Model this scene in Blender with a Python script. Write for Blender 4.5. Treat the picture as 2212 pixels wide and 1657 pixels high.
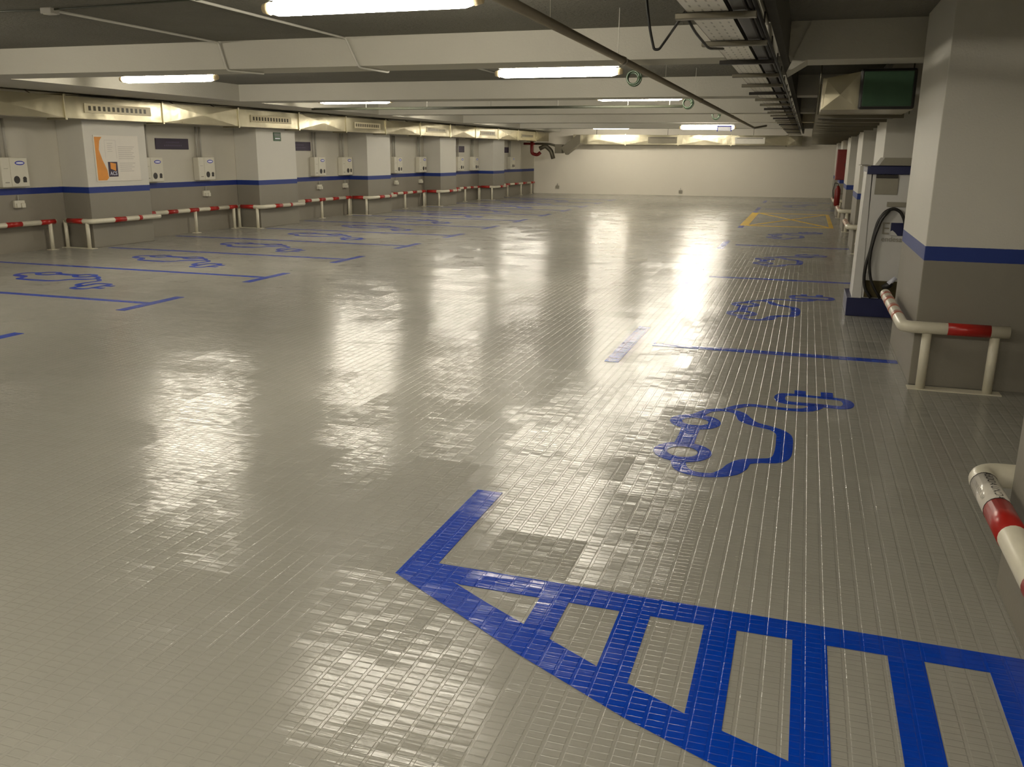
import bpy, bmesh, math, random
from mathutils import Vector, Matrix
random.seed(7)
PI = math.pi
sc = bpy.context.scene
for o in list(bpy.data.objects): bpy.data.objects.remove(o)
C = sc.collection

# ------------------------------------------------------------------ camera
cam_d = bpy.data.cameras.new('camera'); cam = bpy.data.objects.new('camera', cam_d); C.objects.link(cam)
sc.camera = cam
FPX = 1897.8
cam_d.sensor_fit = 'HORIZONTAL'; cam_d.sensor_width = 36.0; cam_d.lens = FPX*36.0/2212.0
cam_d.clip_start = 0.05; cam_d.clip_end = 200
yaw, pitch, roll = .314007, .256218, .0088244
fw = Vector((-math.sin(yaw)*math.cos(pitch), math.cos(yaw)*math.cos(pitch), -math.sin(pitch)))
rt = Vector((math.cos(yaw), math.sin(yaw), 0)); up = rt.cross(fw)
r2 = rt*math.cos(roll)+up*math.sin(roll); u2 = -rt*math.sin(roll)+up*math.cos(roll)
M = Matrix((r2, u2, -fw)).transposed().to_4x4(); M.translation = Vector((0, 0, 1.7))
cam.matrix_world = M

# ------------------------------------------------------------------ world, exposure
w = bpy.data.worlds.new('world'); sc.world = w; w.use_nodes = True
w.node_tree.nodes['Background'].inputs[0].default_value = (.9, .95, 1, 1)
w.node_tree.nodes['Background'].inputs[1].default_value = 0.006
sc.view_settings.view_transform = 'Standard'
try: sc.view_settings.look = 'None'
except Exception: pass
sc.view_settings.gamma = 1; sc.view_settings.use_curve_mapping = False
sc.view_settings.exposure = 0.55
LAMP_STRENGTH = 56.0
LAMP_COLOR = (1.0, .92, .77, 1)

# ------------------------------------------------------------------ material helpers
class NT:
    def __init__(s, name):
        s.m = bpy.data.materials.new(name); s.m.use_nodes = True; s.t = s.m.node_tree
        s.b = s.t.nodes['Principled BSDF']
    def n(s, typ, **kw):
        n = s.t.nodes.new(typ)
        for k, v in kw.items(): setattr(n, k, v)
        return n
    def l(s, a, b): s.t.links.new(a, b)
    def val(s, sock, v):
        if hasattr(v, 'is_output') or hasattr(v, 'links'): s.l(v, sock)
        else: sock.default_value = v
    def math(s, op, a, b=None, c=None, clamp=False):
        n = s.n('ShaderNodeMath', operation=op, use_clamp=clamp)
        s.val(n.inputs[0], a)
        if b is not None: s.val(n.inputs[1], b)
        if c is not None: s.val(n.inputs[2], c)
        return n.outputs[0]
    def smooth(s, v, a, b, lo=0.0, hi=1.0):
        n = s.n('ShaderNodeMapRange', interpolation_type='SMOOTHSTEP')
        s.val(n.inputs[0], v); n.inputs[1].default_value = a; n.inputs[2].default_value = b
        n.inputs[3].default_value = lo; n.inputs[4].default_value = hi
        return n.outputs[0]
    def pos(s):
        g = s.n('ShaderNodeNewGeometry'); x = s.n('ShaderNodeSeparateXYZ'); s.l(g.outputs['Position'], x.inputs[0])
        return g.outputs['Position'], x.outputs[0], x.outputs[1], x.outputs[2]
    def noise(s, vec, scale, detail=3, rough=.5, stretch=None):
        if stretch is not None:
            mp = s.n('ShaderNodeMapping'); mp.inputs['Scale'].default_value = stretch; s.l(vec, mp.inputs[0]); vec = mp.outputs[0]
        n = s.n('ShaderNodeTexNoise'); n.inputs['Scale'].default_value = scale; n.inputs['Detail'].default_value = detail
        n.inputs['Roughness'].default_value = rough; s.l(vec, n.inputs['Vector']); return n.outputs['Fac']
    def mix(s, f, a, b):
        n = s.n('ShaderNodeMix', data_type='RGBA'); s.val(n.inputs[0], f)
        for sock, v in ((n.inputs[6], a), (n.inputs[7], b)):
            if isinstance(v, tuple): sock.default_value = v if len(v) == 4 else (*v, 1)
            else: s.l(v, sock)
        return n.outputs[2]
    def bump(s, h, dist=1.0, strength=1.0):
        n = s.n('ShaderNodeBump'); n.inputs['Distance'].default_value = dist; n.inputs['Strength'].default_value = strength
        s.l(h, n.inputs['Height']); s.l(n.outputs[0], s.b.inputs['Normal'])

def simple(name, col, rough=.5, metal=0.0, var=.12, nscale=9.0, bump=0.0):
    m = NT(name); p = m.pos()[0]
    f = m.noise(p, nscale, 4, .6)
    dark = tuple(c*(1-var) for c in col); lite = tuple(min(1, c*(1+var)) for c in col)
    m.l(m.mix(f, dark, lite), m.b.inputs['Base Color'])
    m.b.inputs['Roughness'].default_value = rough; m.b.inputs['Metallic'].default_value = metal
    if bump: m.bump(m.noise(p, nscale*8, 3), bump)
    return m.m

def floor_bump(m):
    p, x, y, z = m.pos()
    BX, BY = 1/.0667, 1/.0333
    ux = m.math('MULTIPLY', x, BX); uy = m.math('MULTIPLY', y, BY)
    fx = m.math('FRACT', ux); fy = m.math('FRACT', uy)
    dx = m.math('MULTIPLY', m.math('SUBTRACT', .5, m.math('ABSOLUTE', m.math('SUBTRACT', fx, .5))), .0667)
    dy = m.math('MULTIPLY', m.math('SUBTRACT', .5, m.math('ABSOLUTE', m.math('SUBTRACT', fy, .5))), .0333)
    d = m.math('SMOOTH_MIN', m.math('SUBTRACT', dx, .0050), m.math('SUBTRACT', dy, .0012), .003)
    h1 = m.smooth(d, -.0005, .0030, 0, .0012)
    def cellnoise(a, b):
        c = m.n('ShaderNodeCombineXYZ'); m.l(m.math('FLOOR', a), c.inputs[0]); m.l(m.math('FLOOR', b), c.inputs[1])
        wn = m.n('ShaderNodeTexWhiteNoise', noise_dimensions='3D'); m.l(c.outputs[0], wn.inputs['Vector'])
        sp = m.n('ShaderNodeSeparateColor'); m.l(wn.outputs['Color'], sp.inputs[0])
        return sp.outputs
    T = .4
    tx = m.math('MULTIPLY', x, 1/T); ty = m.math('MULTIPLY', y, 1/T)
    r = cellnoise(tx, ty)
    lx = m.math('MULTIPLY', m.math('SUBTRACT', m.math('FRACT', tx), .5), T)
    ly = m.math('MULTIPLY', m.math('SUBTRACT', m.math('FRACT', ty), .5), T)
    h2 = m.math('ADD', m.math('MULTIPLY', lx, m.math('MULTIPLY', m.math('SUBTRACT', r[0], .5), .020)),
                m.math('MULTIPLY', ly, m.math('MULTIPLY', m.math('SUBTRACT', r[1], .5), .075)))
    q = cellnoise(ux, uy)
    h3 = m.math('ADD', m.math('MULTIPLY', m.math('MULTIPLY', m.math('SUBTRACT', fy, .5), .0333), m.math('MULTIPLY', m.math('SUBTRACT', q[1], .5), .07)),
                m.math('MULTIPLY', m.math('MULTIPLY', m.math('SUBTRACT', fx, .5), .0667), m.math('MULTIPLY', m.math('SUBTRACT', q[0], .5), .010)))
    h4 = m.math('MULTIPLY', m.noise(p, 1.0, 3, .55, (3.0, 40.0, 1.0)), .0018)
    h5 = m.math('MULTIPLY', m.noise(p, 1.0, 2, .5, (.3, 2.2, 1.0)), .009)
    h = m.math('ADD', m.math('ADD', h1, h2), m.math('ADD', m.math('ADD', h3, h4), h5))
    m.bump(h)
    return p, x, y, d

def floor_mat():
    m = NT('epoxy_floor'); p, x, y, d = floor_bump(m)
    f = m.noise(p, .6, 5, .6); g = m.noise(p, 14, 3, .6)
    c = m.mix(f, (.33, .322, .282), (.395, .385, .34))
    c = m.mix(m.math('MULTIPLY', g, .3), c, (.29, .28, .25))
    m.l(c, m.b.inputs['Base Color'])
    m.l(m.math('MULTIPLY_ADD', m.noise(p, 3.0, 4, .6), .12, .14), m.b.inputs['Roughness'])
    m.b.inputs['Specular IOR Level'].default_value = .32
    return m.m
def paint_mat(name, a, b):
    m = NT(name); p, x, y, d = floor_bump(m)
    m.l(m.mix(m.noise(p, 30, 3, .6), a, b), m.b.inputs['Base Color'])
    m.l(m.math('MULTIPLY_ADD', m.noise(p, 3.0, 4, .6), .12, .12), m.b.inputs['Roughness'])
    m.b.inputs['Specular IOR Level'].default_value = .3
    return m.m
def band_wall(name, white, grey, blue):
    m = NT(name); p, x, y, z = m.pos()
    n = m.noise(p, 2.2, 5, .6)
    wcol = m.mix(n, tuple(c*.93 for c in white), white)
    gcol = m.mix(n, tuple(c*.88 for c in grey), grey)
    ze = m.math('ADD', z, m.math('MULTIPLY', m.math('SUBTRACT', m.noise(p, 25, 2), .5), .004))
    c = m.mix(m.math('GREATER_THAN', ze, .955), gcol, blue)
    c = m.mix(m.math('GREATER_THAN', ze, 1.06), c, wcol)
    m.l(c, m.b.inputs['Base Color']); m.b.inputs['Roughness'].default_value = .55
    m.bump(m.noise(p, 60, 3, .6), .0015)
    return m.m
def ceiling_mat(name, a, b, bump=.012, sc_=28):
    m = NT(name); p = m.pos()[0]
    m.l(m.mix(m.noise(p, 1.3, 5, .6), a, b), m.b.inputs['Base Color'])
    m.b.inputs['Roughness'].default_value = .85
    m.bump(m.noise(p, sc_, 5, .65), bump)
    return m.m
def metal_mat(name, col, rough=.34):
    m = NT(name); p = m.pos()[0]
    m.l(m.mix(m.noise(p, 5, 4, .6), tuple(c*.85 for c in col), col), m.b.inputs['Base Color'])
    m.b.inputs['Metallic'].default_value = .9
    m.l(m.math('MULTIPLY_ADD', m.noise(p, 9, 4, .6), .2, rough-.1), m.b.inputs['Roughness'])
    m.bump(m.noise(p, 2.5, 2, .5), .02)
    return m.m
def grille_mat():
    m = NT('cream_slotted_grille'); tc = m.n('ShaderNodeTexCoord'); x = m.n('ShaderNodeSeparateXYZ'); m.l(tc.outputs['Generated'], x.inputs[0])
    gy, gz = x.outputs[1], x.outputs[2]
    y = m.math('MULTIPLY', m.math('SUBTRACT', gy, .05), 13/.9)
    a = m.math('LESS_THAN', m.math('FRACT', y), .55)
    b = m.math('MULTIPLY', m.math('GREATER_THAN', gy, .05), m.math('LESS_THAN', gy, .95))
    c = m.math('MULTIPLY', m.math('GREATER_THAN', gz, .25), m.math('LESS_THAN', gz, .75))
    f = m.math('MULTIPLY', a, m.math('MULTIPLY', b, c))
    m.l(m.mix(f, (.66, .59, .40), (.05, .04, .015)), m.b.inputs['Base Color']); m.b.inputs['Roughness'].default_value = .45
    m.bump(m.math('MULTIPLY', f, -.01))
    return m.m
def tray_mat():
    m = NT('pale_perforated_steel'); tc = m.n('ShaderNodeTexCoord'); x = m.n('ShaderNodeSeparateXYZ'); m.l(tc.outputs['Object'], x.inputs[0])
    a = m.math('LESS_THAN', m.math('FRACT', m.math('MULTIPLY', x.outputs[1], 1/.155)), .45)
    b = m.math('LESS_THAN', m.math('FRACT', m.math('ADD', m.math('MULTIPLY', x.outputs[0], 1/.048), .6)), .22)
    f = m.math('MULTIPLY', a, b)
    m.l(m.mix(f, (.80, .77, .68), (.40, .38, .32)), m.b.inputs['Base Color']); m.b.inputs['Roughness'].default_value = .4
    return m.m
def emis(name, col, s, base=(.8, .8, .8)):
    m = NT(name); m.b.inputs['Base Color'].default_value = (*base, 1)
    m.b.inputs['Emission Color'].default_value = col; m.b.inputs['Emission Strength'].default_value = s
    m.b.inputs['Roughness'].default_value = .4
    p = m.pos()[0]; m.l(m.math('MULTIPLY_ADD', m.noise(p, 3, 1), .06, .35), m.b.inputs['Roughness'])
    return m.m

MT = dict(
 floor=floor_mat(),
 blue=paint_mat('blue_floor_paint', (.0008, .046, .45), (.0015, .062, .56)),
 yellow=paint_mat('yellow_floor_paint', (.88, .52, .006), (.95, .62, .012)),
 wall=band_wall('wall_paint', (.62, .59, .50), (.30, .275, .225), (.010, .028, .20)),
 col=band_wall('column_paint', (.66, .64, .57), (.27, .25, .205), (.010, .035, .22)),
 white_wall=ceiling_mat('white_wall_paint', (.76, .71, .61), (.80, .76, .66), .0015, 60),
 ceil=ceiling_mat('sprayed_ceiling', (.18, .172, .14), (.27, .257, .21), .06, 24),
 shading_downstand=ceiling_mat('darkened_shading_downstand', (.075, .07, .055), (.11, .10, .08), .01, 26),  # kept dark so the lit side of the added downstand stays dim
 beam=ceiling_mat('beam_plaster', (.52, .50, .43), (.58, .56, .48), .0045, 40),
 zinc=metal_mat('galvanised_duct', (.50, .46, .33), .32),
 zinc_dark=metal_mat('dull_zinc', (.24, .22, .17), .5),
 rail=simple('cream_rail_paint', (.74, .70, .56), .32, bump=.0),
 red=simple('red_rail_tape', (.42, .018, .012), .3),
 faded=simple('faded_red_tape', (.50, .18, .12), .3),
 tape=simple('clear_label_tape', (.72, .68, .60), .15),
 black=simple('black_rubber', (.015, .014, .012), .4),
 dark=simple('dark_plastic', (.03, .025, .02), .5),
 rust=simple('brown_pipe_paint', (.20, .17, .12), .45),
 darkpipe=simple('dark_green_pipe', (.055, .06, .04), .5),
 conduit=simple('grey_conduit', (.46, .44, .38), .5),
 wconduit=simple('white_conduit', (.62, .60, .53), .5),
 casing=simple('beige_white_casing', (.70, .67, .56), .45, var=.05),
 station=simple('white_station_paint', (.66, .65, .62), .4, var=.04),
 navy=simple('navy_panel', (.010, .014, .075), .4),
 logo=simple('logo_blue', (.02, .03, .42), .4),
 logow=simple('logo_white', (.80, .82, .95), .4, var=.03),
 purple=simple('dark_purple_sign', (.028, .014, .040), .55),
 purple_t=simple('muted_purple_letters', (.07, .045, .10), .5),
 green=simple('dark_green_sign', (.02, .075, .025), .5),
 duct_green=simple('green_membrane', (.045, .10, .055), .8),
 paper=simple('poster_paper', (.74, .70, .62), .5, var=.03),
 papert=simple('pale_grey_print', (.50, .46, .42), .5),
 orange=simple('orange_print', (.72, .28, .03), .5, var=.25, nscale=5),
 grille=grille_mat(),
 slot=simple('dark_slot', (.06, .045, .01), .7),
 tray=tray_mat(), panelw=simple('pale_panel', (.78, .75, .66), .4),
 redbox=simple('red_cabinet_paint', (.19, .009, .006), .4),
 ring=simple('green_cable_jacket', (.025, .045, .022), .4),
 grey=simple('grey_panel', (.30, .28, .22), .5),
 lamp=emis('lit_diffuser', LAMP_COLOR, LAMP_STRENGTH),
 lamp_cap=simple('warm_end_cap', (.80, .66, .42), .3),
 housing=simple('lamp_housing', (.55, .54, .50), .5),
 steelw=simple('bright_steel', (.85, .83, .75), .25, metal=.3),
)

# ------------------------------------------------------------------ mesh helpers
class MB:
    def __init__(s): s.b = bmesh.new()
    def box(s, x0, x1, y0, y1, z0, z1, bev=0):
        r = bmesh.ops.create_cube(s.b, size=1)
        vs = r['verts']
        for v in vs:
            v.co = Vector((x0+(v.co.x+.5)*(x1-x0), y0+(v.co.y+.5)*(y1-y0), z0+(v.co.z+.5)*(z1-z0)))
        if bev:
            es = list({e for v in vs for e in v.link_edges})
            bmesh.ops.bevel(s.b, geom=es, offset=bev, segments=2, affect='EDGES', profile=.5)
        return s
    def tube(s, pts, r, seg=12, cap=True, fillet=0.0):
        P = [Vector(p) for p in pts]
        if fillet and len(P) > 2:
            Q = [P[0]]
            for i in range(1, len(P)-1):
                a, b, c = P[i-1], P[i], P[i+1]
                f = min(fillet, (a-b).length*.45, (c-b).length*.45)
                p0 = b+(a-b).normalized()*f; p1 = b+(c-b).normalized()*f
                for k in range(7):
                    t = k/6; Q.append(p0*(1-t)**2+b*2*t*(1-t)+p1*t*t)
            Q.append(P[-1]); P = Q
        rs = r if isinstance(r, (list, tuple)) else [r]*len(P)
        rings = []; prev = None
        for i, p in enumerate(P):
            d = (P[min(i+1, len(P)-1)]-P[max(i-1, 0)]).normalized()
            if prev is None:
                a = d.cross(Vector((0, 0, 1)));
                if a.length < .05: a = d.cross(Vector((1, 0, 0)))
                a.normalize()
            else: a = (prev - d*prev.dot(d)).normalized()
            prev = a; b = d.cross(a)
            rings.append([s.b.verts.new(p+(a*math.cos(t)+b*math.sin(t))*rs[i]) for t in [2*PI*k/seg for k in range(seg)]])
        for i in range(len(rings)-1):
            for k in range(seg):
                s.b.faces.new((rings[i][k], rings[i][(k+1) % seg], rings[i+1][(k+1) % seg], rings[i+1][k])).smooth = True
        if cap:
            s.b.faces.new(rings[0][::-1]); s.b.faces.new(rings[-1])
        return s
    def poly(s, pts, z0, z1):
        a = [s.b.verts.new((p[0], p[1], z0)) for p in pts]; b = [s.b.verts.new((p[0], p[1], z1)) for p in pts]
        s.b.faces.new(b); s.b.faces.new(a[::-1]); n = len(pts)
        for i in range(n): s.b.faces.new((a[i], a[(i+1) % n], b[(i+1) % n], b[i]))
        return s
    def quadpts(s, q, thick):
        """a slab from four (or more) coplanar 3D points, thickened by the vector thick"""
        t = Vector(thick)
        a = [s.b.verts.new(Vector(p)) for p in q]; b = [s.b.verts.new(Vector(p)+t) for p in q]
        n = len(q); s.b.faces.new(a); s.b.faces.new(b[::-1])
        for i in range(n): s.b.faces.new((a[i], b[i], b[(i+1) % n], a[(i+1) % n]))
        return s
    def disc(s, c, nrm, r, h, rx=None, seg=20):
        """short cylinder (elliptic) centred c, along axis 'x' or 'y'"""
        rx = rx or r; a = []; b = []
        for k in range(seg):
            t = 2*PI*k/seg; u, v = rx*math.cos(t), r*math.sin(t)
            if nrm == 'x': a.append(s.b.verts.new((c[0], c[1]+u, c[2]+v))); b.append(s.b.verts.new((c[0]+h, c[1]+u, c[2]+v)))
            else: a.append(s.b.verts.new((c[0]+u, c[1], c[2]+v))); b.append(s.b.verts.new((c[0]+u, c[1]+h, c[2]+v)))
        s.b.faces.new(a); s.b.faces.new(b[::-1])
        for k in range(seg): s.b.faces.new((a[k], b[k], b[(k+1) % seg], a[(k+1) % seg]))
        return s
    def torus(s, c, R, r, axis='y', seg=24, ms=8):
        pts = []
        for k in range(seg+1):
            t = 2*PI*k/seg
            pts.append((c[0]+R*math.cos(t), c[1], c[2]+R*math.sin(t)) if axis == 'y' else (c[0], c[1]+R*math.cos(t), c[2]+R*math.sin(t)))
        return s.tube(pts, r, ms)
    def build(s, name, mat, parent=None, loc=None):
        bmesh.ops.recalc_face_normals(s.b, faces=s.b.faces[:])
        if mat in ('blue', 'yellow'):
            s.b.normal_update()
            dn = [f for f in s.b.faces if f.normal.z < -.5 and f.calc_center_median().z > .001]
            if dn: bmesh.ops.reverse_faces(s.b, faces=dn)
        me = bpy.data.meshes.new(name); s.b.to_mesh(me); s.b.free()
        me.materials.append(MT[mat]); o = bpy.data.objects.new(name, me); C.objects.link(o)
        if parent: o.parent = parent
        if loc: o.location = loc
        return o
def tag(o, label, cat, group=None, kind=None):
    if label: o['label'] = label
    if cat: o['category'] = cat
    if group: o['group'] = group
    if kind: o['kind'] = kind
    return o
def thing(name, label, cat, loc=(0, 0, 0), rz=0, group=None):
    o = bpy.data.objects.new(name, None); C.objects.link(o); o.location = loc; o.rotation_euler = (0, 0, rz)
    o.empty_display_size = .1
    return tag(o, label, cat, group)
def struct(name, mb, mat): return tag(mb.build(name, mat), None, None, kind='structure')
def dup(root, loc=None, rz=None, label=None, group=None):
    r = root.copy(); C.objects.link(r)
    if loc is not None: r.location = loc
    if rz is not None: r.rotation_euler = (0, 0, rz)
    if label: r['label'] = label
    if group: r['group'] = group
    for ch in list(root.children):
        c = ch.copy(); C.objects.link(c); c.parent = r
        for g in ch.children:
            d = g.copy(); C.objects.link(d); d.parent = c
    return r
def text_mesh(name, s, size, mat, parent, fn, depth=.001):
    """lettering: flat text outline mapped by fn(x, y) -> 3D"""
    cu = bpy.data.curves.new('letters', 'FONT'); cu.body = s; cu.size = size; cu.align_x = 'CENTER'; cu.align_y = 'CENTER'
    to = bpy.data.objects.new('letters', cu); C.objects.link(to)
    dg = bpy.context.evaluated_depsgraph_get(); me = bpy.data.meshes.new_from_object(to.evaluated_get(dg))
    bpy.data.objects.remove(to); me.name = name
    for v in me.vertices: v.co = fn(v.co.x, v.co.y)
    me.materials.clear(); me.materials.append(MT[mat])
    o = bpy.data.objects.new(name, me); C.objects.link(o); o.parent = parent
    return o

# frames of the two skewed walls
LA = -.042
def LW(s, off=0.0, z=0.0): return Vector((-12.5+off+.042*(s-14.83), s, z))
FA = math.atan(.124)
def FWp(s, off=0.0, z=0.0):   # along far wall from its left corner, off = into the room
    c, n = math.cos(FA), math.sin(FA)
    return Vector((-11.44+s*c+off*n, 38.34+s*n-off*c, z))

# ------------------------------------------------------------------ the setting
XR = 1.75
Y0, Y1 = -5.5, 40.6
struct('floor', MB().box(-14, XR+.3, Y0, Y1, -.2, 0), 'floor')
struct('ceiling', MB().box(-14, XR+.3, Y0, Y1, 2.9, 3.1), 'ceil')
a, b = LW(Y0), LW(39.0)
struct('wall_left', MB().quadpts([(a.x, a.y, 0), (b.x, b.y, 0), (b.x, b.y, 2.9), (a.x, a.y, 2.9)], (-.25, 0, 0)), 'wall')
struct('wall_right', MB().box(XR, XR+.25, Y0, Y1, 0, 2.9), 'wall')
struct('wall_back', MB().box(-13.6, XR, Y0-.25, Y0, 0, 2.9), 'wall')
p0, p1 = FWp(-.35), FWp(13.6)
struct('wall_far', MB().quadpts([(p0.x, p0.y, 0), (p1.x, p1.y, 0), (p1.x, p1.y, 2.9), (p0.x, p0.y, 2.9)], (-.03, .25, 0)), 'white_wall')
for i in range(7):
    y = -2.55+5.8*i
    struct('trim_%d' % (i+1), MB().box(-13.0, XR, y, y+.6, 2.6, 2.9), 'beam')
# flat drop along the left wall above the duct
pa, pb = LW(9.65), LW(38.3)
for i in range(5):
    ya = 9.65+5.8*i; yb = min(ya+5.2, 38.0)
    xa, xb = LW(ya).x, LW(yb).x
    mb = MB(); mb.quadpts([(xa, ya, 2.605), (-10.25, ya, 2.605), (-10.25, yb, 2.605), (xb, yb, 2.605)], (0, 0, .295))
    struct('trim_%d' % (i+8), mb, 'beam')
# sloping haunch under the second visible beam, beside the cable tray
struct('trim_13', MB().quadpts([(-.08, 9.04, 2.9), (1.05, 9.04, 2.9), (.95, 9.04, 2.56), (-.09, 9.04, 2.56), (-.27, 9.04, 2.45)], (0, .55, 0)), 'beam')

# narrow downstand added to shade the right-hand ceiling, just right of the cable tray
struct('trim_14', MB().box(-.32, -.26, -2, 38.2, 2.56, 2.9), 'shading_downstand')

# left pilasters and right columns
pil = [(12.74, 14.22), (17.62, 19.14), (22.56, 23.90), (27.30, 28.55), (31.95, 33.10)]
pl = ['left-wall pilaster carrying the orange and white poster', 'left-wall pilaster with the small green exit sign',
      'plain left-wall pilaster next beyond the one with the green exit sign', 'fourth pilaster along the left wall, plain and further back',
      'farthest pilaster on the left wall before the white end wall']
for (ya, yb), lab in zip(pil, pl):
    m_ = MB(); m_.box(.0, .6, 0, yb-ya, 0, 2.6, .008)
    o = m_.build('pilaster', 'col', None, LW(ya, .004)); o.rotation_euler = (0, 0, LA)
    tag(o, lab, 'pillar', 'pilasters along the left wall')
cols = [(2.15, 3.73), (7.2, 8.85), (12.2, 13.85), (17.15, 18.8), (22.1, 23.8), (27.1, 28.8), (32.0, 33.6)]
cl = ['nearest right-hand column at the frame edge, behind the rail with printed tape',
      'large blue-banded column at right with the red and white rail at its foot',
      'column on the right directly behind the charging station',
      'third right-hand column with blue band, seen left of the charging station',
      'right-hand column just in front of the red cabinet',
      'right-hand column beyond the red cabinet, nearly hidden', 'last right-hand column near the white end wall']
for (ya, yb), lab in zip(cols, cl):
    m_ = MB(); m_.box(0, XR-.88, 0, yb-ya, 0, 2.9, .006)
    tag(m_.build('column', 'col', None, (.88, ya, 0)), lab, 'pillar', 'columns along the right wall')

# ------------------------------------------------------------------ luminaires
def make_lamp(z):
    t = thing('ceiling_lamp', '', 'lamp')
    L = .78
    mb = MB(); pr = [(-L, .030), (-L+.03, .042), (-L+.08, .055), (L-.08, .055), (L-.03, .042), (L, .030)]
    mb.tube([(x, 0, -.01) for x, r in pr], [r for x, r in pr], 16); mb.build('diffuser', 'lamp', t)
    MB().box(-L, L, -.028, .028, .045, .085, .006).build('housing', 'housing', t)
    for s in (-1, 1):
        MB().tube([(s*(L-.005), 0, -.01), (s*(L+.05), 0, -.01)], [.045, .032], 12).build('end_cap', 'lamp_cap', t)
        MB().tube([(s*.5, 0, .08), (s*.5, 0, 2.9-z)], .006, 6).build('hanger', 'conduit', t)
    return t
lamps = {}
def add_lamp(x, y, z, label):
    if z not in lamps:
        t = make_lamp(z); lamps[z] = t
    else: t = dup(lamps[z])
    t.location = (x, y, z); t['label'] = label; t['group'] = 'fluorescent ceiling lamps'
    return t
add_lamp(-2.95, 5.84, 2.69, 'nearest overexposed lit tube lamp at the top edge of the frame')
add_lamp(-3.10, 11.30, 2.70, 'long lit tube lamp left of the diagonal pipe, second in its row')
add_lamp(-8.75, 11.00, 2.70, 'lit tube lamp at far left above the slotted duct grille')
add_lamp(-8.75, 16.60, 2.70, 'lit tube lamp above the duct, left end of the dark cross pipe')
add_lamp(-3.05, 16.85, 2.72, 'thin-looking lit tube lamp by the dark green coil on the cross pipe')
add_lamp(-2.95, 27.70, 2.50, 'small lit lamp with the blue-framed sign, near the end wall')
add_lamp(-3.0, 22.4, 2.72, 'lit lamp mostly hidden behind the third beam, right row')
add_lamp(-8.8, 22.3, 2.72, 'lit lamp hidden behind the beams, left row')
add_lamp(-8.8, 28.0, 2.72, 'lit lamp hidden behind the beams near the end wall, left row')
add_lamp(-7.6, 35.9, 2.74, 'lit lamp washing the left of the end wall duct, behind the last beam')
add_lamp(-3.6, 35.4, 2.74, 'lit lamp by the end wall duct on the right, behind the last beam')
add_lamp(-8.75, -.2, 2.74, 'lit lamp behind the camera, left row')
add_lamp(-.5, -.1, 2.74, 'added unseen lamp above the camera position, brightening the foreground floor')  # added outside the lamp rows to brighten the near floor
add_lamp(-3.1, .5, 2.74, 'lit lamp behind the camera, right row')
add_lamp(-8.75, 5.60, 2.74, 'lit lamp above the left foreground, outside the frame')

# small blue-framed sign hanging at the last lamp
t = thing('hanging_sign', 'small white sign with blue frame hanging at the farthest lit lamp', 'sign', (-2.42, 27.3, 2.39))
MB().box(-.19, .19, 0, .03, 0, .12, .003).build('panel', 'logow', t)
mb = MB(); mb.box(-.21, .21, -.01, .035, .115, .145); mb.box(-.21, -.185, -.01, .035, -.02, .12); mb.box(.185, .21, -.01, .035, -.02, .12)
mb.build('frame', 'logo', t)
for s in (-.15, .15): MB().tube([(s, .015, .14), (s, .015, .51)], .003, 6).build('cord', 'dark', t)

# ------------------------------------------------------------------ left air duct
def duct_panel(mb, x, ya, yb, z0, z1, bulge):
    """front face with a shallow pyramid fold, side x outwards"""
    c = mb.b.verts.new((x+bulge, (ya+yb)/2, (z0+z1)/2))
    q = [mb.b.verts.new(v) for v in ((x, ya, z0), (x, yb, z0), (x, yb, z1), (x, ya, z1))]
    for i in range(4): mb.b.faces.new((q[i], q[(i+1) % 4], c))
t = thing('air_duct', 'long galvanised rectangular duct with slotted grilles above the left wall', 'duct', LW(3.25, 0, 2.2), LA)
seams = [0, 2.2, 4.4, 6.6, 8.8, 11.05, 13.28, 15.5, 17.6, 19.7, 21.85, 24.0, 26.1, 28.2, 30.3, 32.4, 34.1]
for i in range(len(seams)-1):
    ya, yb = seams[i]+.02, seams[i+1]-.02
    mb = MB(); mb.box(.63, .995, ya, yb, 0, .35)
    duct_panel(mb, .997, ya, yb, 0, .35, .018 if i % 2 else .004)
    mb.build('duct_section', 'zinc', t)
    if i:
        MB().box(.61, 1.02, seams[i]-.022, seams[i]+.022, -.03, .38, .004).build('flange', 'zinc', t)
    if i % 2 == 0:
        g = MB().box(1.0, 1.014, ya+.38, yb-.30, .10, .25, .003).build('grille', 'grille', t)
    for dy in (.5, 1.7): 
        if i % 2 == 1: MB().tube([(.82, ya+dy, .36), (.72, ya+dy, .405)], .008, 6).build('hanger', 'zinc_dark', t)

# far duct on the end wall
t = thing('air_duct', 'bright galvanised duct running along the top of the white end wall', 'duct', FWp(1.7, 0, 2.1), FA)
fs = [0, 2.25, 4.45, 6.6, 8.85, 9.45]
for i in range(5):
    mb = MB(); mb.box(fs[i]+.02, fs[i+1]-.02, -.72, -.22, 0, .40)
    c = mb.b.verts.new(((fs[i]+fs[i+1])/2, -.74, .2)); q = [mb.b.verts.new(v) for v in ((fs[i]+.02, -.722, 0), (fs[i+1]-.02, -.722, 0), (fs[i+1]-.02, -.722, .4), (fs[i]+.02, -.722, .4))]
    for k in range(4): mb.b.faces.new((q[k], q[(k+1) % 4], c))
    mb.build('duct_section', 'zinc', t)
    if i: MB().box(fs[i]-.025, fs[i]+.025, -.745, -.2, -.03, .43).build('flange', 'zinc', t)
for xa, mt in ((3.2, 'zinc_dark'), (6.75, 'panelw')):
    g = MB().box(xa, xa+1.2, -.757, -.735, .06, .32, .004).build('grille', mt, t)
    MB().box(xa+.08, xa+1.12, -.762, -.752, .27, .29).build('slot', 'dark', g)
for xx in (1, 4, 7.5): MB().tube([(xx, -.47, .4), (xx, -.47, .8)], .01, 6).build('hanger', 'zinc_dark', t)

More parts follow.
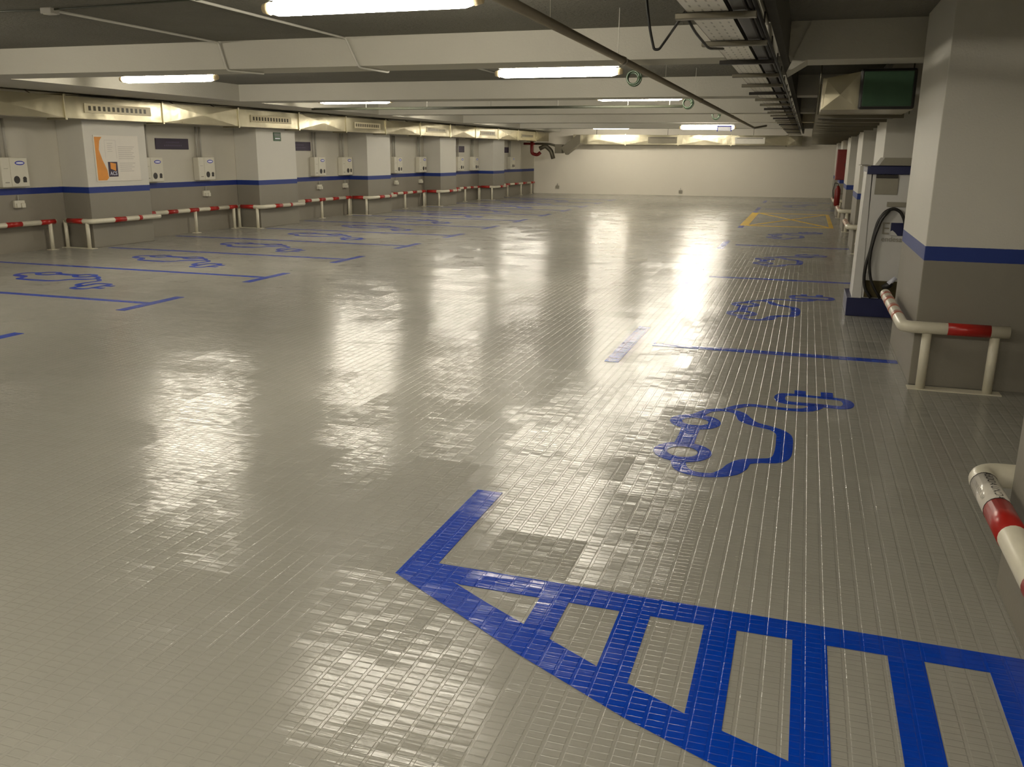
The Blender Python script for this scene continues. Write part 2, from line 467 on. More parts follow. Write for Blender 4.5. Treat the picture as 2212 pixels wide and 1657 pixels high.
# slanting duct end and pipework in the far left corner
mb = MB(); mb.quadpts([(-9.75, 36.3, 1.95), (-9.55, 36.3, 1.66), (-8.95, 36.3, 2.12), (-8.95, 36.3, 2.45), (-9.1, 36.3, 2.45)], (0, .45, 0))
mb.box(-10.02, -9.72, 36.3, 36.7, 1.72, 2.08, .01)
tag(mb.build('duct_elbow', 'zinc_dark'), 'dark slanting duct elbow in the far left corner', 'duct')
t = thing('pipe_manifold', 'dull grey pipework with a red bend in the far left corner', 'pipe', (-10.6, 36.6, 1.8))
MB().tube([(-.5, 0, .55), (-.5, 0, -.1), (-.25, 0, -.16), (-.12, 0, -.05)], .07, 10, fillet=.1).build('red_bend', 'redbox', t)
MB().tube([(-.15, -.02, .1), (.1, -.02, .22), (.35, -.02, .02), (.45, -.02, -.3)], .09, 10, fillet=.1).build('pipe', 'zinc_dark', t)
MB().tube([(-.4, .15, .3), (.2, .15, .3), (.6, .15, .2)], .05, 10, fillet=.1).build('pipe', 'zinc_dark', t)
MB().tube([(-.9, .15, .3), (-.4, .15, .3)], .05, 10).build('pipe', 'redbox', t)

# right-hand duct with green end
t = thing('air_duct', 'dark galvanised duct running away along the right, ending in a green panel', 'duct', (0, 9.75, 2.15))
n = 22; L = 27.6/n
for i in range(n):
    MB().box(.07, .93, i*L+.015, (i+1)*L-.015, 0, .30).build('duct_section', 'zinc_dark' if i % 2 else 'zinc', t)
    if i: MB().box(.04, .96, i*L-.02, i*L+.02, -.035, .335).build('flange', 'zinc_dark', t)
mb = MB(); c = mb.b.verts.new((.24, -.035, .14)); q = [mb.b.verts.new(v) for v in ((.07, 0, 0), (.43, -.02, 0), (.43, -.02, .36), (.09, 0, .30))]
for k in range(4): mb.b.faces.new((q[k], q[(k+1) % 4], c))
mb.box(.08, .42, -.004, .10, .01, .29)
mb.build('end_plate', 'zinc', t)
MB().box(.415, .925, -.10, .0, 0, .375, .02).build('gasket_frame', 'black', t)
g = MB().box(.445, .895, -.115, -.09, .025, .35, .01).build('green_panel', 'duct_green', t); g['label'] = 'green membrane panel'
for k in range(5):
    for x in (.05, .95): MB().tube([(x, .6+k*6, -.02), (x, .6+k*6, .44 if k else .75)], .008, 6).build('hanger', 'zinc_dark', t)

# ------------------------------------------------------------------ ceiling services
t = thing('ceiling_pipe', 'long brown pipe running diagonally across the ceiling view', 'pipe', (-1.63, 0, 2.5))
MB().tube([(0, -1, 0), (0, 28.4, 0), (.28, 29.6, .1)], .031, 14).build('pipe', 'rust', t)
for y in (3.0, 5.74, 7.88, 10.6, 13.4, 17.2, 19.6, 23.5): 
    MB().tube([(0, y, .02), (0, y, .4)], .0035, 6).build('hanger', 'wconduit', t)
for y in (2.2, 8.1, 14.2, 20.2): MB().tube([(0, y-.04, 0), (0, y+.04, 0)], .037, 14).build('coupling', 'rust', t)

t = thing('ceiling_pipe', 'dark straight pipe crossing the hall under the second far beam', 'pipe', (0, 17.55, 2.59))
MB().tube([(-10.3, 0, 0), (-2.35, 0, 0)], .026, 10).build('pipe', 'darkpipe', t)
for x in (-9, -7.6, -6.2, -4.8, -3.4, -2.6): MB().tube([(x, 0, -.03), (x, 0, .31)], .007, 6).build('hanger', 'wconduit', t)

def coil(x, y, z, R, lab):
    t = thing('cable_coil', lab, 'cable', (x, y, z), 0, 'green coils hanging by the lamps')
    mb = MB()
    for k, (dx, dr) in enumerate(((0, 0), (.012, .01), (-.01, -.012), (.004, .004))): mb.torus((dx, (k-1.5)*.022, -.005*k), R+dr, .013)
    mb.build('coil', 'ring', t)
    MB().tube([(0, 0, R), (.01, 0, 2.9-z)], .004, 6).build('cord', 'dark', t)
coil(-2.36, 12.5, 2.71, .085, 'nearest green coil, just below the long diagonal pipe')
coil(-2.24, 17.4, 2.64, .085, 'dark green coil at the right end of the dark cross pipe')
coil(-2.26, 23.0, 2.65, .085, 'smallest green coil, farthest back right of the cross pipe')

def conduit(lab, pts, r=.012, mat='wconduit', clips=()):
    o = MB().tube(pts, r, 8, fillet=.04).build('conduit', mat)
    return tag(o, lab, 'conduit')
conduit('thin conduit on the ceiling at upper left, bending down the first beam at left',
        [(-6.45, 6.6, 2.885), (-6.46, 9.03, 2.885), (-6.37, 9.03, 2.585), (-6.2, 9.5, 2.585)])
conduit('thin pale conduit from the top edge bending down under the first beam',
        [(-4.85, 5.9, 2.885), (-4.85, 9.03, 2.885), (-4.7, 9.03, 2.585), (-4.66, 9.68, 2.585), (-4.7, 9.68, 2.885), (-4.65, 13.6, 2.885)])
conduit('thin conduit running toward the left end of the second lamp', [(-6.0, 9.72, 2.885), (-3.9, 9.9, 2.885), (-3.82, 11.2, 2.79)], .009)
conduit('slim dark wire across the ceiling at the upper left edge', [(-9.5, 6.35, 2.885), (-6.5, 6.62, 2.885), (-4.8, 6.5, 2.885), (-3.7, 5.75, 2.82)], .008, 'darkpipe')
t = thing('junction_box', 'small junction box on the ceiling where thin wires meet, upper left', 'junction box', (-6.45, 6.62, 2.865))
MB().box(-.06, .06, -.05, .05, -.015, .035, .005).build('body', 'conduit', t)
MB().box(-.045, .045, -.035, .035, -.02, -.012, .003).build('lid', 'wconduit', t)
conduit('grey conduit right of the cable tray, left one of the pair', [(-.47, 4.0, 2.885), (-.47, 9.03, 2.885), (-.42, 9.0, 2.56)], .014, 'conduit')
conduit('grey conduit right of the cable tray, right one of the pair', [(-.37, 4.0, 2.885), (-.37, 9.03, 2.885), (-.36, 9.0, 2.57)], .014, 'conduit')
def cable(lab, pts, r=.008):
    return tag(MB().tube(pts, r, 8, fillet=.08).build('hanging_cable', 'black'), lab, 'cable')
cable('black cable looping down in a V left of the cable tray', [(-1.02, 5.6, 2.88), (-1.0, 5.6, 2.6), (-.97, 5.6, 2.42), (-.94, 5.6, 2.31), (-.91, 5.6, 2.31), (-.84, 5.55, 2.39), (-.70, 5.1, 2.44)])
cable('short black cable sagging beside the second tray bracket', [(-.70, 5.1, 2.44), (-.68, 5.4, 2.38), (-.64, 5.8, 2.33), (-.60, 6.3, 2.38)])
t = thing('cable_tray', 'perforated pale cable tray with dark brackets receding along the ceiling', 'cable tray', (-.57, 0, 2.43))
MB().box(-.11, .11, 2.6, 34, 0, .004).build('tray_floor', 'tray', t)
for x in (-.11, .108): MB().box(x-.002, x+.002, 2.6, 34, 0, .045).build('tray_side', 'zinc_dark', t)
for k in range(24):
    y = 3.8+1.25*k
    MB().box(-.17, .25, y-.03, y+.03, -.035, -.004, .004).build('bracket', 'zinc_dark' if k % 3 else 'dark', t)
    MB().tube([(.22, y, -.02), (.22, y, .165 if abs(((y+2.55-.3) % 5.8)) < 0 else .17)], .007, 6).build('rod', 'dark', t)
MB().box(.12, .20, 2.6, 34, .005, .06, .01).build('cable_bundle', 'dark', t)
for x in (.215, .24): MB().tube([(x, 2.6, .02), (x+.02, 12, .01), (x-.01, 20, .03), (x, 34, .02)], .012, 8, fillet=.5).build('cable', 'black', t)

# ------------------------------------------------------------------ left wall: chargers
def make_charger():
    t = thing('wall_charger', '', 'charger')
    MB().box(0, .15, 0, .52, 0, .48, .012).build('casing', 'casing', t)
    MB().box(.148, .158, .17, .505, .012, .468, .006).build('front_panel', 'casing', t)
    lg = MB().disc((.156, .36, .39), 'x', .035, .004, .095).build('logo_plate', 'logo', t)
    MB().disc((.159, .36, .39), 'x', .018, .003, .075).build('logo_centre', 'logow', lg)
    mb = MB(); mb.disc((.156, .27, .12), 'x', .062, .006, .058); mb.build('socket', 'dark', t)
    mb = MB(); mb.disc((.156, .425, .135), 'x', .034, .006, .036); mb.box(.156, .162, .389, .458, .075, .115, .002); mb.build('socket', 'dark', t)
    mb = MB(); mb.box(.1495, .1525, .05, .13, .07, .085); mb.box(.1495, .1525, .05, .13, .30, .306); mb.build('label_strip', 'grey', t)
    for y in (.10, .22): MB().tube([(.05, y, .47), (.05, y, 1.10)], .022, 8).build('conduit', 'conduit', t)
    return t
chs = [(11.42, 'at the left edge of the photo, before the poster pilaster'), (14.62, 'mostly hidden behind the poster pilaster'),
       (16.2, 'right of the wide purple sign, between the first two pilasters'),
       (20.64, 'first past the exit-sign pilaster, right of a purple sign'), (22.0, 'against the third pilaster, second past the exit sign'),
       (25.0, 'first beyond the third pilaster'), (26.7, 'second beyond the third pilaster'), (29.75, 'half hidden behind the fourth pilaster'),
       (31.1, 'between the fourth and fifth pilasters'), (34.98, 'last one near the white end wall')]
ch0 = make_charger()
for i, (y, lab) in enumerate(chs):
    t = ch0 if i == 0 else dup(ch0)
    t.location = LW(y, 0, 1.085); t.rotation_euler = (0, 0, LA)
    t['label'] = 'cream wall charger '+lab; t['group'] = 'wall chargers above the blue stripe'
# outlet boxes under the chargers
def make_outlet():
    t = thing('outlet_box', '', 'socket')
    MB().box(0, .05, 0, .20, .0, .12, .005).build('back_box', 'casing', t)
    for y in (.02, .115): MB().box(.05, .08, y, y+.07, .0, .075, .004).build('socket', 'casing', t)
    MB().tube([(.02, .10, .11), (.02, .10, .205)], .01, 6).build('conduit', 'conduit', t)
    return t
ou0 = make_outlet()
for i, (y, lab) in enumerate([(11.68, 'leftmost charger'), (16.42, 'charger right of the wide purple sign'), (20.9, 'first charger past the exit-sign pilaster'),
                              (22.2, 'charger against the third pilaster'), (25.2, 'first charger beyond the third pilaster'), (26.9, 'second charger beyond the third pilaster')]):
    t = ou0 if i == 0 else dup(ou0)
    t.location = LW(y, 0, .74); t.rotation_euler = (0, 0, LA)
    t['label'] = 'small cream outlet pair under the '+lab; t['group'] = 'double outlets on the left wall'

# purple signs
for i, (y, wd, lab) in enumerate([(15.13, .96, 'wide dark purple sign high on the wall right of the poster'), (19.65, 1.03, 'dark purple sign beside the exit-sign pilaster'),
                                  (29.6, 1.0, 'small dark purple sign past the fourth pilaster'), (34.15, .95, 'farthest purple sign near the end wall')]):
    t = thing('wall_sign', lab, 'sign', LW(y, 0, 1.72), LA, 'purple signs on the left wall')
    MB().box(0, .02, 0, wd, 0, .215, .003).build('panel', 'purple', t)
    mb = MB()
    for j, (q0, q1, zz) in enumerate(((.30, .72, .125), (.24, .80, .06))):
        n = 9
        for k in range(n):
            a_ = wd*(q0+(q1-q0)*k/n); mb.box(.02, .0215, a_, a_+wd*(q1-q0)/n*.6, zz, zz+.03)
    mb.build('lettering', 'purple_t', t)

# exit sign on second pilaster
t = thing('exit_sign', 'small dark green emergency exit sign high on a pilaster', 'sign', LW(18.24, .605, 1.93), LA)
MB().box(0, .015, 0, .28, 0, .19, .002).build('panel', 'green', t)
mb = MB(); mb.box(.015, .017, .05, .24, .045, .065); mb.build('white_bar', 'logow', t)
mb = MB(); mb.box(.015, .017, .02, .26, .10, .165); mb.build('pictogram', 'ring', t)

# poster
t = thing('poster', 'white poster with orange side band and logo on the first pilaster', 'poster', LW(12.92, .605, 1.15), LA)
MB().box(0, .012, 0, 1.06, 0, .80, .002).build('sheet', 'paper', t)
# curved orange band at its left
def yz(pts, x): return [(x, p[0], p[1]) for p in pts]
mb = MB(); mb.quadpts(yz([(.02, .02), (.22, .02), (.27, .06), (.25, .2), (.16, .38), (.10, .55), (.13, .70), (.19, .77), (.02, .77)], .013), (.0015, 0, 0))
mb.build('orange_band', 'orange', t)
lg = MB().quadpts(yz([(.28, .08), (.50, .08), (.50, .34), (.28, .34)], .013), (.003, 0, 0)).build('logo', 'purple', t)
mb = MB(); mb.quadpts(yz([(.33, .22), (.45, .18), (.465, .31), (.33, .33)], .0165), (.001, 0, 0)); mb.build('logo_patch', 'orange', lg)
text_mesh('lettering', 'ACS', .09, 'logow', lg, lambda x, y: Vector((.0178, .39+x, .135+y)))
mb = MB()
for k in range(7): mb.box(.0125, .0135, .55, .55+.40*(1-.25*((k*37) % 5)/5), .60-k*.035, .61-k*.035)
for k in range(5): mb.box(.0125, .0135, .56, .56+.38*(1-.3*((k*23) % 5)/5), .31-k*.035, .32-k*.035)
for k in range(5): mb.box(.0125, .0135, .30, .30+.13*(1-.3*((k*23) % 5)/5), .66-k*.035, .668-k*.035)
mb.box(.0125, .0132, .24, .245, .40, .72); mb.box(.0125, .0132, .50, .505, .40, .72); mb.box(.0125, .0132, .24, .505, .715, .72)
mb.build('print', 'papert', t)

# ------------------------------------------------------------------ guard rails, left
def bands(t, path, r, spec, mat='red'):
    """sleeves on straight pieces: spec = list of (p, q) endpoints"""
    for p, q in spec: MB().tube([p, q], r+.0015, 14).build('red_band', mat, t)
ZR = .48
lab_w = ['at the left edge before the poster pilaster', 'between the poster and exit-sign pilasters', 'between the second and third pilasters',
         'between the third and fourth pilasters', 'between the fourth and fifth pilasters', 'past the last pilaster by the end wall']
spans = [(9.3, 12.35), (14.45, 17.35), (19.35, 22.35), (24.1, 27.05), (28.8, 31.7), (33.3, 37.9)]
for (ya, yb), lab in zip(spans, lab_w):
    t = thing('guard_rail', 'red and white tube rail along the wall '+lab, 'rail', LW(ya, 0, 0), LA, 'red and white rails along the left wall')
    L = yb-ya; x = .17
    MB().tube([(x, 0, ZR), (x, L, ZR)], .042, 14).build('rail_tube', 'rail', t)
    n = 5; st = L/(2*n-1)
    bands(t, None, .042, [((x, (2*k)*st+.02, ZR), (x, (2*k+1)*st-.02, ZR)) for k in range(n)])
    for y in ((1.5, L-.12) if L < 4 else (1.3, 2.9, 4.2)):
        MB().tube([(x, y, 0.004), (x, y, ZR)], .033, 12).build('post', 'rail', t)
        MB().box(x-.06, x+.06, y-.08, y+.08, 0, .008, .002).build('base_plate', 'rail', t)
lab_p = ['round the poster pilaster', 'round the exit-sign pilaster', 'round the third pilaster', 'round the fourth pilaster', 'round the last pilaster']
for (ya, yb), lab in zip(pil, lab_p):
    t = thing('guard_rail', 'low white and red tube rail bent '+lab, 'rail', LW(ya, 0, 0), LA, 'rails bent round the left pilasters')
    L = yb-ya
    MB().tube([(.12, -.12, ZR-.005), (.72, -.12, ZR-.005), (.72, L+.06, ZR-.005)], .044, 14, fillet=.12).build('rail_tube', 'rail', t)
    bands(t, None, .044, [((.17, -.12, ZR-.005), (.52, -.12, ZR-.005)), ((.72, .38, ZR-.005), (.72, .66, ZR-.005)), ((.72, .98, ZR-.005), (.72, 1.06, ZR-.005))])
    for x in (.10, .60):
        MB().tube([(x, -.12, 0.004), (x, -.12, ZR)], .034, 12).build('post', 'rail', t)
    MB().box(.02, .72, -.19, -.05, 0, .008, .002).build('base_plate', 'rail', t)

# ------------------------------------------------------------------ guard rails, right
def right_guard(y, label):
    t = thing('guard_rail', label, 'rail', (.78, y, 0), 0, 'rails bent round the right columns')
    MB().tube([(0, 1.68, .475), (0, 0, .475), (.71, 0, .475)], .045, 16, fillet=.1).build('rail_tube', 'rail', t)
    MB().tube([(.30, 0, .475), (.585, 0, .475)], .0465, 16).build('red_band', 'red', t)
    for a_, b_ in ((1.45, 1.55), (1.12, 1.28), (.72, .86), (.38, .50)):
        MB().tube([(0, a_, .475), (0, b_, .475)], .0465, 16).build('faded_band', 'faded', t)
    for x in (.17, .625): MB().tube([(x, .03, .004), (x, .02, .46)], .034, 14).build('post', 'rail', t)
    MB().box(.08, .72, -.02, .10, 0, .008, .002).build('base_plate', 'rail', t)
    return t
g1 = right_guard(7.05, 'white tube rail with one red band on two posts at the big right column')
for y, lab in ((12.03, 'white tube rail at the column behind the charging station'), (16.98, 'white tube rail at the third right column, left of the station'),
               (21.93, 'white tube rail at the column before the red cabinet'), (26.93, 'white tube rail at the column beyond the red cabinet')):
    dup(g1, (.78, y, 0), None, lab)
t = thing('guard_rail', 'cream tube rail elbow with printed tape and red band at the right frame edge', 'rail', (.78, 3.86, 0))
ZG = .435; R0 = .05
MB().tube([(.75, 0, ZG), (0, 0, ZG), (0, -1.75, ZG)], R0, 20, fillet=.1).build('rail_tube', 'rail', t)
MB().tube([(0, -.14, ZG), (0, -.42, ZG)], R0+.0012, 20).build('label_tape', 'tape', t)
MB().tube([(0, -.425, ZG), (0, -.68, ZG)], R0+.0015, 20).build('red_band', 'red', t)
MB().tube([(0, -1.05, ZG), (0, -1.35, ZG)], R0+.0015, 20).build('red_band', 'red', t)
for yy in (-.138, -.421): MB().tube([(0, yy-.002, ZG), (0, yy+.002, ZG)], R0+.0022, 20).build('tape_edge', 'dark', t)
def wrap(ang0, size_off=0):
    def f(x, y):
        an = ang0+y/(R0+.002); return Vector((-(R0+.0022)*math.cos(an), -.28-x, ZG+(R0+.0022)*math.sin(an)))
    return f
text_mesh('lettering', 'AEOOA UNIDA', .042, 'dark', t, wrap(math.radians(92)))
text_mesh('lettering', 'LINEA AZUL 1234', .024, 'grey', t, wrap(math.radians(28)))
for x, y in ((.17, 0), (.62, 0), (0, -1.6)):
    MB().tube([(x, y, .004), (x, y, ZG-.02)], .034, 14).build('post', 'rail', t)

# ------------------------------------------------------------------ charging station
t = thing('charging_station', 'tall white charging station with dark blue base and black cable', 'charging station', (.57, 10.28, 0))
MB().box(-.04, .72, -.03, .72, 0, .2, .006).build('plinth', 'navy', t)
MB().box(.09, .68, .0, .66, .2, 1.54, .012).build('casing', 'station', t)
MB().quadpts([(.01, -.012, .2), (.105, -.012, .2), (.078, -.012, 1.56), (.028, -.012, 1.54)], (0, .55, 0)).build('side_trim', 'station', t)
MB().box(.03, .72, -.05, .68, 1.52, 1.605, .006).build('fascia', 'navy', t)
mb = MB(); mb.box(-.03, .06, -.06, .60, 1.603, 1.612); mb.quadpts([(.14, -.02, 1.61), (.72, -.02, 1.61), (.72, -.02, 1.69), (.19, -.02, 1.69)], (0, .6, 0))
mb.build('canopy', 'grey', t)
MB().box(.125, .35, -.012, .004, 1.31, 1.49, .003).build('display', 'grey', t)
MB().box(.125, .34, -.03, .0, 1.48, 1.515, .003).build('display_hood', 'dark', t)
MB().box(.26, .45, -.02, .0, 1.185, 1.235, .004).build('cable_holder', 'grey', t)
MB().box(.13, .55, -.008, .004, .21, .395, .004).build('recess_panel', 'slot', t)
def h_(pts, y=-.06): return [(p[0]-.57, y, p[1]) for p in pts]
MB().tube(h_([(1.04, .92), (1.02, 1.05), (.97, 1.14), (.90, 1.175), (.82, 1.14), (.76, 1.04), (.735, .90), (.715, .72), (.685, .57), (.68, .42), (.705, .30), (.77, .215)]), .017, 10, fillet=.05).build('charging_cable', 'black', t)
MB().tube(h_([(.86, 1.155), (.79, 1.06), (.745, .90), (.72, .74), (.715, .58), (.745, .42), (.80, .31), (.86, .22)], -.09), .015, 10, fillet=.05).build('charging_cable', 'black', t)
g = MB().tube(h_([(.87, .335), (.93, .37), (.955, .40)], -.13), [.03, .035, .03], 12).build('connector', 'black', t)
MB().tube(h_([(.925, .385), (.99, .455)], -.14), [.026, .02], 12).build('connector_tip', 'logow', g)
# logo and lettering
text_mesh('lettering', 'E', .19, 'grey', t, lambda x, y: Vector((.275+x*.9, -.014, .952+y*.95)))
mb = MB(); mb.box(.325, .45, -.016, -.004, .885, 1.02, .002)
lg = mb.build('logo', 'navy', t)
mb = MB(); mb.quadpts([(.325, -.0165, .885), (.40, -.0165, .885), (.375, -.0165, .915), (.345, -.0165, .94), (.325, -.0165, .93)], (0, -.001, 0)); mb.build('swoosh', 'station', lg)
text_mesh('lettering', 'endesa', .078, 'grey', t, lambda x, y: Vector((.345+x*.95, -.0145, .845+y)))

# red cabinet and extinguisher beyond
t = thing('fire_cabinet', 'tall red fire cabinet on the far right column line', 'cabinet', (.70, 25.0, 1.10))
MB().box(0, .25, 0, .55, 0, .77, .01).build('body', 'redbox', t)
MB().box(.015, .235, -.012, .002, .02, .75, .006).build('door', 'redbox', t)
MB().box(.20, .215, -.03, -.01, .35, .42).build('handle', 'dark', t)
MB().box(.02, 1.05, .3, .36, .3, .36).build('wall_arm', 'redbox', t)
t = thing('fire_extinguisher', 'red fire extinguisher hanging below the red cabinet', 'extinguisher', (.80, 25.2, .42))
MB().tube([(0, 0, 0), (0, 0, .03), (0, 0, .42), (0, 0, .50), (0, 0, .53)], [.05, .075, .075, .04, .025], 14).build('cylinder', 'redbox', t)
MB().tube([(0, 0, .53), (0, 0, .58), (-.09, 0, .60)], .012, 8).build('valve', 'dark', t)
MB().tube([(-.09, 0, .59), (-.12, 0, .4), (-.09, 0, .2)], .01, 8).build('hose', 'black', t)
MB().box(.05, .95, .02, .05, .3, .34).build('bracket', 'zinc_dark', t)
# little items on the end wall
for s, z, lab in ((1.0, .22, 'left'), (6.35, .10, 'right')):
    p = FWp(s, .0, z); t = thing('wall_outlet', 'tiny grey outlet low on the white end wall, %s one' % lab, 'socket', p, FA, 'outlets on the end wall')
    MB().box(-.07, .07, -.05, 0, 0, .12, .005).build('body', 'grey', t)
    MB().tube([(0, -.025, .11), (0, -.02, .22)], .012, 6).build('conduit', 'conduit', t)

# ------------------------------------------------------------------ floor markings
ZP = .0022
def mark(name, mb, mat, lab, cat, group=None): return tag(mb.build(name, mat), lab, cat, group)
# left bays
ordn = ['first', 'second', 'third', 'fourth', 'fifth', 'sixth', 'seventh', 'eighth', 'ninth', 'tenth', 'eleventh', 'twelfth', 'thirteenth']
for k in range(13):
    y = 5.87+2.335*k
    mb = MB(); x0 = LW(y).x+.27
    for (pa, pb) in pil:
        if pa-.2 < y < pb+.1: x0 = LW(y).x+.78
    mb.box(x0, -7.08, y-.05, y+.05, 0, ZP); mb.box(-7.08, -6.96, y-.5, y+.5, 0, ZP)
    mark('bay_line', mb, 'blue', 'blue T-ended bay line on the left side, %s from the camera' % ordn[k], 'floor marking', 'T-ended bay lines on the left')
# car and plug symbol strokes in a local frame: a along +Y of the right bays, b along +X
def stroke(mb, pts, z1=ZP):
    P = [Vector((p[0], p[1])) for p in pts]; W = [p[2] for p in pts]
    # resample smooth
    Q = []
    for i in range(len(P)-1):
        p0 = P[max(i-1, 0)]; p1 = P[i]; p2 = P[i+1]; p3 = P[min(i+2, len(P)-1)]
        for k in range(4):
            t = k/4; c = .5*((2*p1)+(-p0+p2)*t+(2*p0-5*p1+4*p2-p3)*t*t+(-p0+3*p1-3*p2+p3)*t**3)
            Q.append((c, W[i]*(1-t)+W[i+1]*t))
    Q.append((P[-1], W[-1])); L = []; R = []
    for i, (c, w_) in enumerate(Q):
        d = (Q[min(i+1, len(Q)-1)][0]-Q[max(i-1, 0)][0]).normalized(); n_ = Vector((-d.y, d.x))
        L.append(c+n_*w_/2); R.append(c-n_*w_/2)
    a_ = [mb.b.verts.new((p.x, p.y, z1)) for p in L]; b_ = [mb.b.verts.new((p.x, p.y, z1)) for p in R]
    a0 = [mb.b.verts.new((p.x, p.y, 0)) for p in L]; b0 = [mb.b.verts.new((p.x, p.y, 0)) for p in R]
    for i in range(len(L)-1):
        mb.b.faces.new((b_[i], b_[i+1], a_[i+1], a_[i])); mb.b.faces.new((a_[i], a_[i+1], a0[i+1], a0[i])); mb.b.faces.new((b0[i], b0[i+1], b_[i+1], b_[i]))
def ringm(mb, cx, cy, ro, ri, z1=ZP, seg=24):
    o_ = [mb.b.verts.new((cx+ro[0]*math.cos(t), cy+ro[1]*math.sin(t), z1)) for t in [2*PI*k/seg for k in range(seg)]]
    i_ = [mb.b.verts.new((cx+ri[0]*math.cos(t), cy+ri[1]*math.sin(t), z1)) for t in [2*PI*k/seg for k in range(seg)]]
    o0 = [mb.b.verts.new((v.co.x, v.co.y, 0)) for v in o_]
    for k in range(seg):
        j = (k+1) % seg; mb.b.faces.new((o_[k], o_[j], i_[j], i_[k])); mb.b.faces.new((o0[k], o0[j], o_[j], o_[k]))
def symbol():
    mb = MB(); cx, cy = .15, -5.6
    ringm(mb, -.56+cx, 5.64+cy, (.165, .17), (.085, .085)); ringm(mb, -.56+cx, 5.0+cy, (.17, .18), (.09, .095))
    def S(*pts): stroke(mb, [(p[0]+cx, p[1]+cy, p[2]) for p in pts])
    S((-.57, 5.49, .12), (-.57, 5.33, .11), (-.57, 5.16, .12))
    S((-.56, 5.80, .08), (-.50, 5.93, .06), (-.40, 5.985, .055), (-.30, 5.94, .07), (-.25, 5.80, .10), (-.19, 5.72, .08), (-.07, 5.65, .065),
      (-.01, 5.57, .085), (.008, 5.45, .10), (.005, 5.15, .10), (-.03, 5.03, .09), (-.12, 4.985, .07), (-.20, 4.94, .085), (-.235, 4.84, .12), (-.27, 4.74, .11),
      (-.35, 4.66, .06), (-.45, 4.65, .06), (-.53, 4.71, .08), (-.565, 4.84, .085))
    S((-.40, 5.99, .05), (-.33, 6.09, .06), (-.24, 6.17, .06), (-.10, 6.16, .055), (.04, 6.15, .06), (.15, 6.19, .08), (.20, 6.29, .10), (.20, 6.34, .10))
    # plug: rounded body outline and two prongs
    S((.20, 6.33, .07), (.0, 6.33, .075), (-.045, 6.40, .075), (-.045, 6.50, .075), (.0, 6.56, .06), (.20, 6.555, .05), (.37, 6.54, .06), (.415, 6.47, .075), (.41, 6.37, .075), (.36, 6.32, .07), (.20, 6.33, .07))
    mb.box(.05+cx, .13+cx, 6.55+cy, 6.70+cy, 0, ZP); mb.box(.235+cx, .32+cx, 6.55+cy, 6.71+cy, 0, ZP)
    return mb
s0 = symbol().build('vehicle_symbol', 'blue')
s0.location = (-.15, 5.6, 0); tag(s0, 'large blue car and plug symbol in the nearest right bay', 'floor marking', 'car and plug symbols')
for k, lab in ((1, 'blue car and plug symbol in the bay beside the charging station'), (2, 'blue car and plug symbol in the third right bay'),
               (3, 'faint car and plug symbol just before the yellow box'), (5, 'faint car and plug symbol beyond the yellow box')):
    c = s0.copy(); C.objects.link(c); c.location = (-.15, 5.6+4.97*k+(2.6 if k == 5 else 0), 0); c['label'] = lab
for k in range(11):
    c = s0.copy(); C.objects.link(c); c.location = (-9.47, 9.35+2.335*k, 0); c.rotation_euler = (0, 0, -PI/2)
    c['label'] = 'blue car and plug symbol in the %s visible bay on the left side' % ordn[k]; c['group'] = 'car and plug symbols on the left'
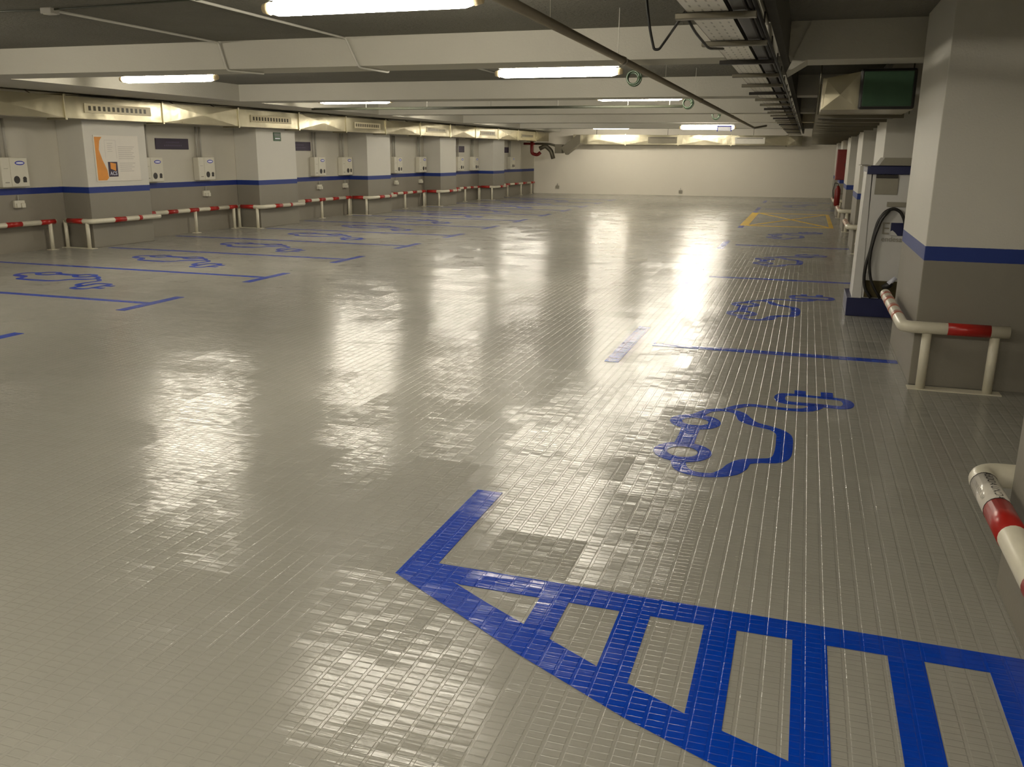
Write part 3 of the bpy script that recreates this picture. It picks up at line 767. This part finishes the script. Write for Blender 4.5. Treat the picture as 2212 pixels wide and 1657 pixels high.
# right bays
rl = ['nearest', 'next before the charging station bay', 'third', 'fourth', 'fifth', 'sixth', 'seventh']
for k, y in enumerate((7.98, 12.97, 17.9, 30.6, 35.4)):
    x1 = .87 if any(a_ < y < b_ for a_, b_ in cols) else 1.7
    mb = MB(); mb.box(-1.22, x1, y-.06, y+.06, 0, ZP); mb.box(-1.50, -1.38, y-.83, y+.83, 0, ZP)
    mark('bay_line', mb, 'blue', 'blue line with separate crossbar dividing right bays, %s' % ['ending at the big column', 'level with the column behind the station', 'two bays short of the yellow box',
         'just beyond the yellow box', 'last before the end wall'][k], 'floor marking', 'bay lines on the right')
mb = MB(); mb.box(-1.50, -1.38, 22.3, 22.95, 0, ZP); mark('bay_mark', mb, 'blue', 'short blue crossbar touching the near corner of the yellow box', 'floor marking')
mb = MB(); mb.box(-1.50, -1.38, 28.6, 29.3, 0, ZP); mark('bay_mark', mb, 'blue', 'short blue crossbar touching the far corner of the yellow box', 'floor marking')
# yellow box
mb = MB()
ya, yb = 23.0, 28.4
mb.box(-1.50, -1.30, ya, yb, 0, ZP); mb.box(-1.30, .72, ya, ya+.16, 0, ZP); mb.box(-1.30, .72, yb-.16, yb, 0, ZP); mb.box(.62, .72, ya+.16, yb-.16, 0, ZP)
def bar(p, q, w_, z):
    p, q = Vector(p), Vector(q); d = (q-p).normalized(); n_ = Vector((-d.y, d.x))*w_/2
    mb.poly([p+n_, p-n_, q-n_, q+n_], 0, z)
bar((-1.28, ya+.14), (.64, yb-.14), .10, ZP+.0003); bar((-1.28, yb-.14), (.64, ya+.14), .10, ZP+.0006)
mark('yellow_box', mb, 'yellow', 'yellow crossed no-parking box painted on the floor at right', 'floor marking')
# hatched area
mb = MB()
out = [(-1.49, 3.035), (-1.30, 2.915), (-1.11, 2.80), (-.82, 2.615), (-.4, 2.38), (-.11, 2.245), (.3, 2.08), (.9, 1.88)]
inn = [(-1.25, 3.05), (-1.05, 2.925), (-.86, 2.815), (-.54, 2.63), (-.22, 2.46), (.1, 2.33), (.42, 2.20), (.9, 2.04)]
def zone(y): return y
top = [mb.b.verts.new((x, y, ZP)) for x, y in out]; bot = [mb.b.verts.new((x, y, ZP)) for x, y in inn]
for i in range(len(out)-1): mb.b.faces.new((top[i], top[i+1], bot[i+1], bot[i]))
mb.poly([(-1.49, 3.035), (-1.25, 3.05), (-1.2, 3.03), (.90, 3.03), (.90, 3.155), (-1.355, 3.175), (-1.355, 4.03), (-1.49, 4.03)], 0, ZP)
def inner_y(x):
    for (xa, ya_), (xb, yb_) in zip(inn, inn[1:]):
        if xa <= x <= xb: return ya_+(yb_-ya_)*(x-xa)/(xb-xa)
for xa in (-.86, -.54, -.22, .095, .415, .74):
    mb.poly([(xa, inner_y(xa)), (xa+.118, inner_y(xa+.118)), (xa+.118, 3.03), (xa, 3.03)], 0, ZP)
mark('hatched_area', mb, 'blue', 'big blue hatched triangle painted on the floor in the foreground', 'floor marking')
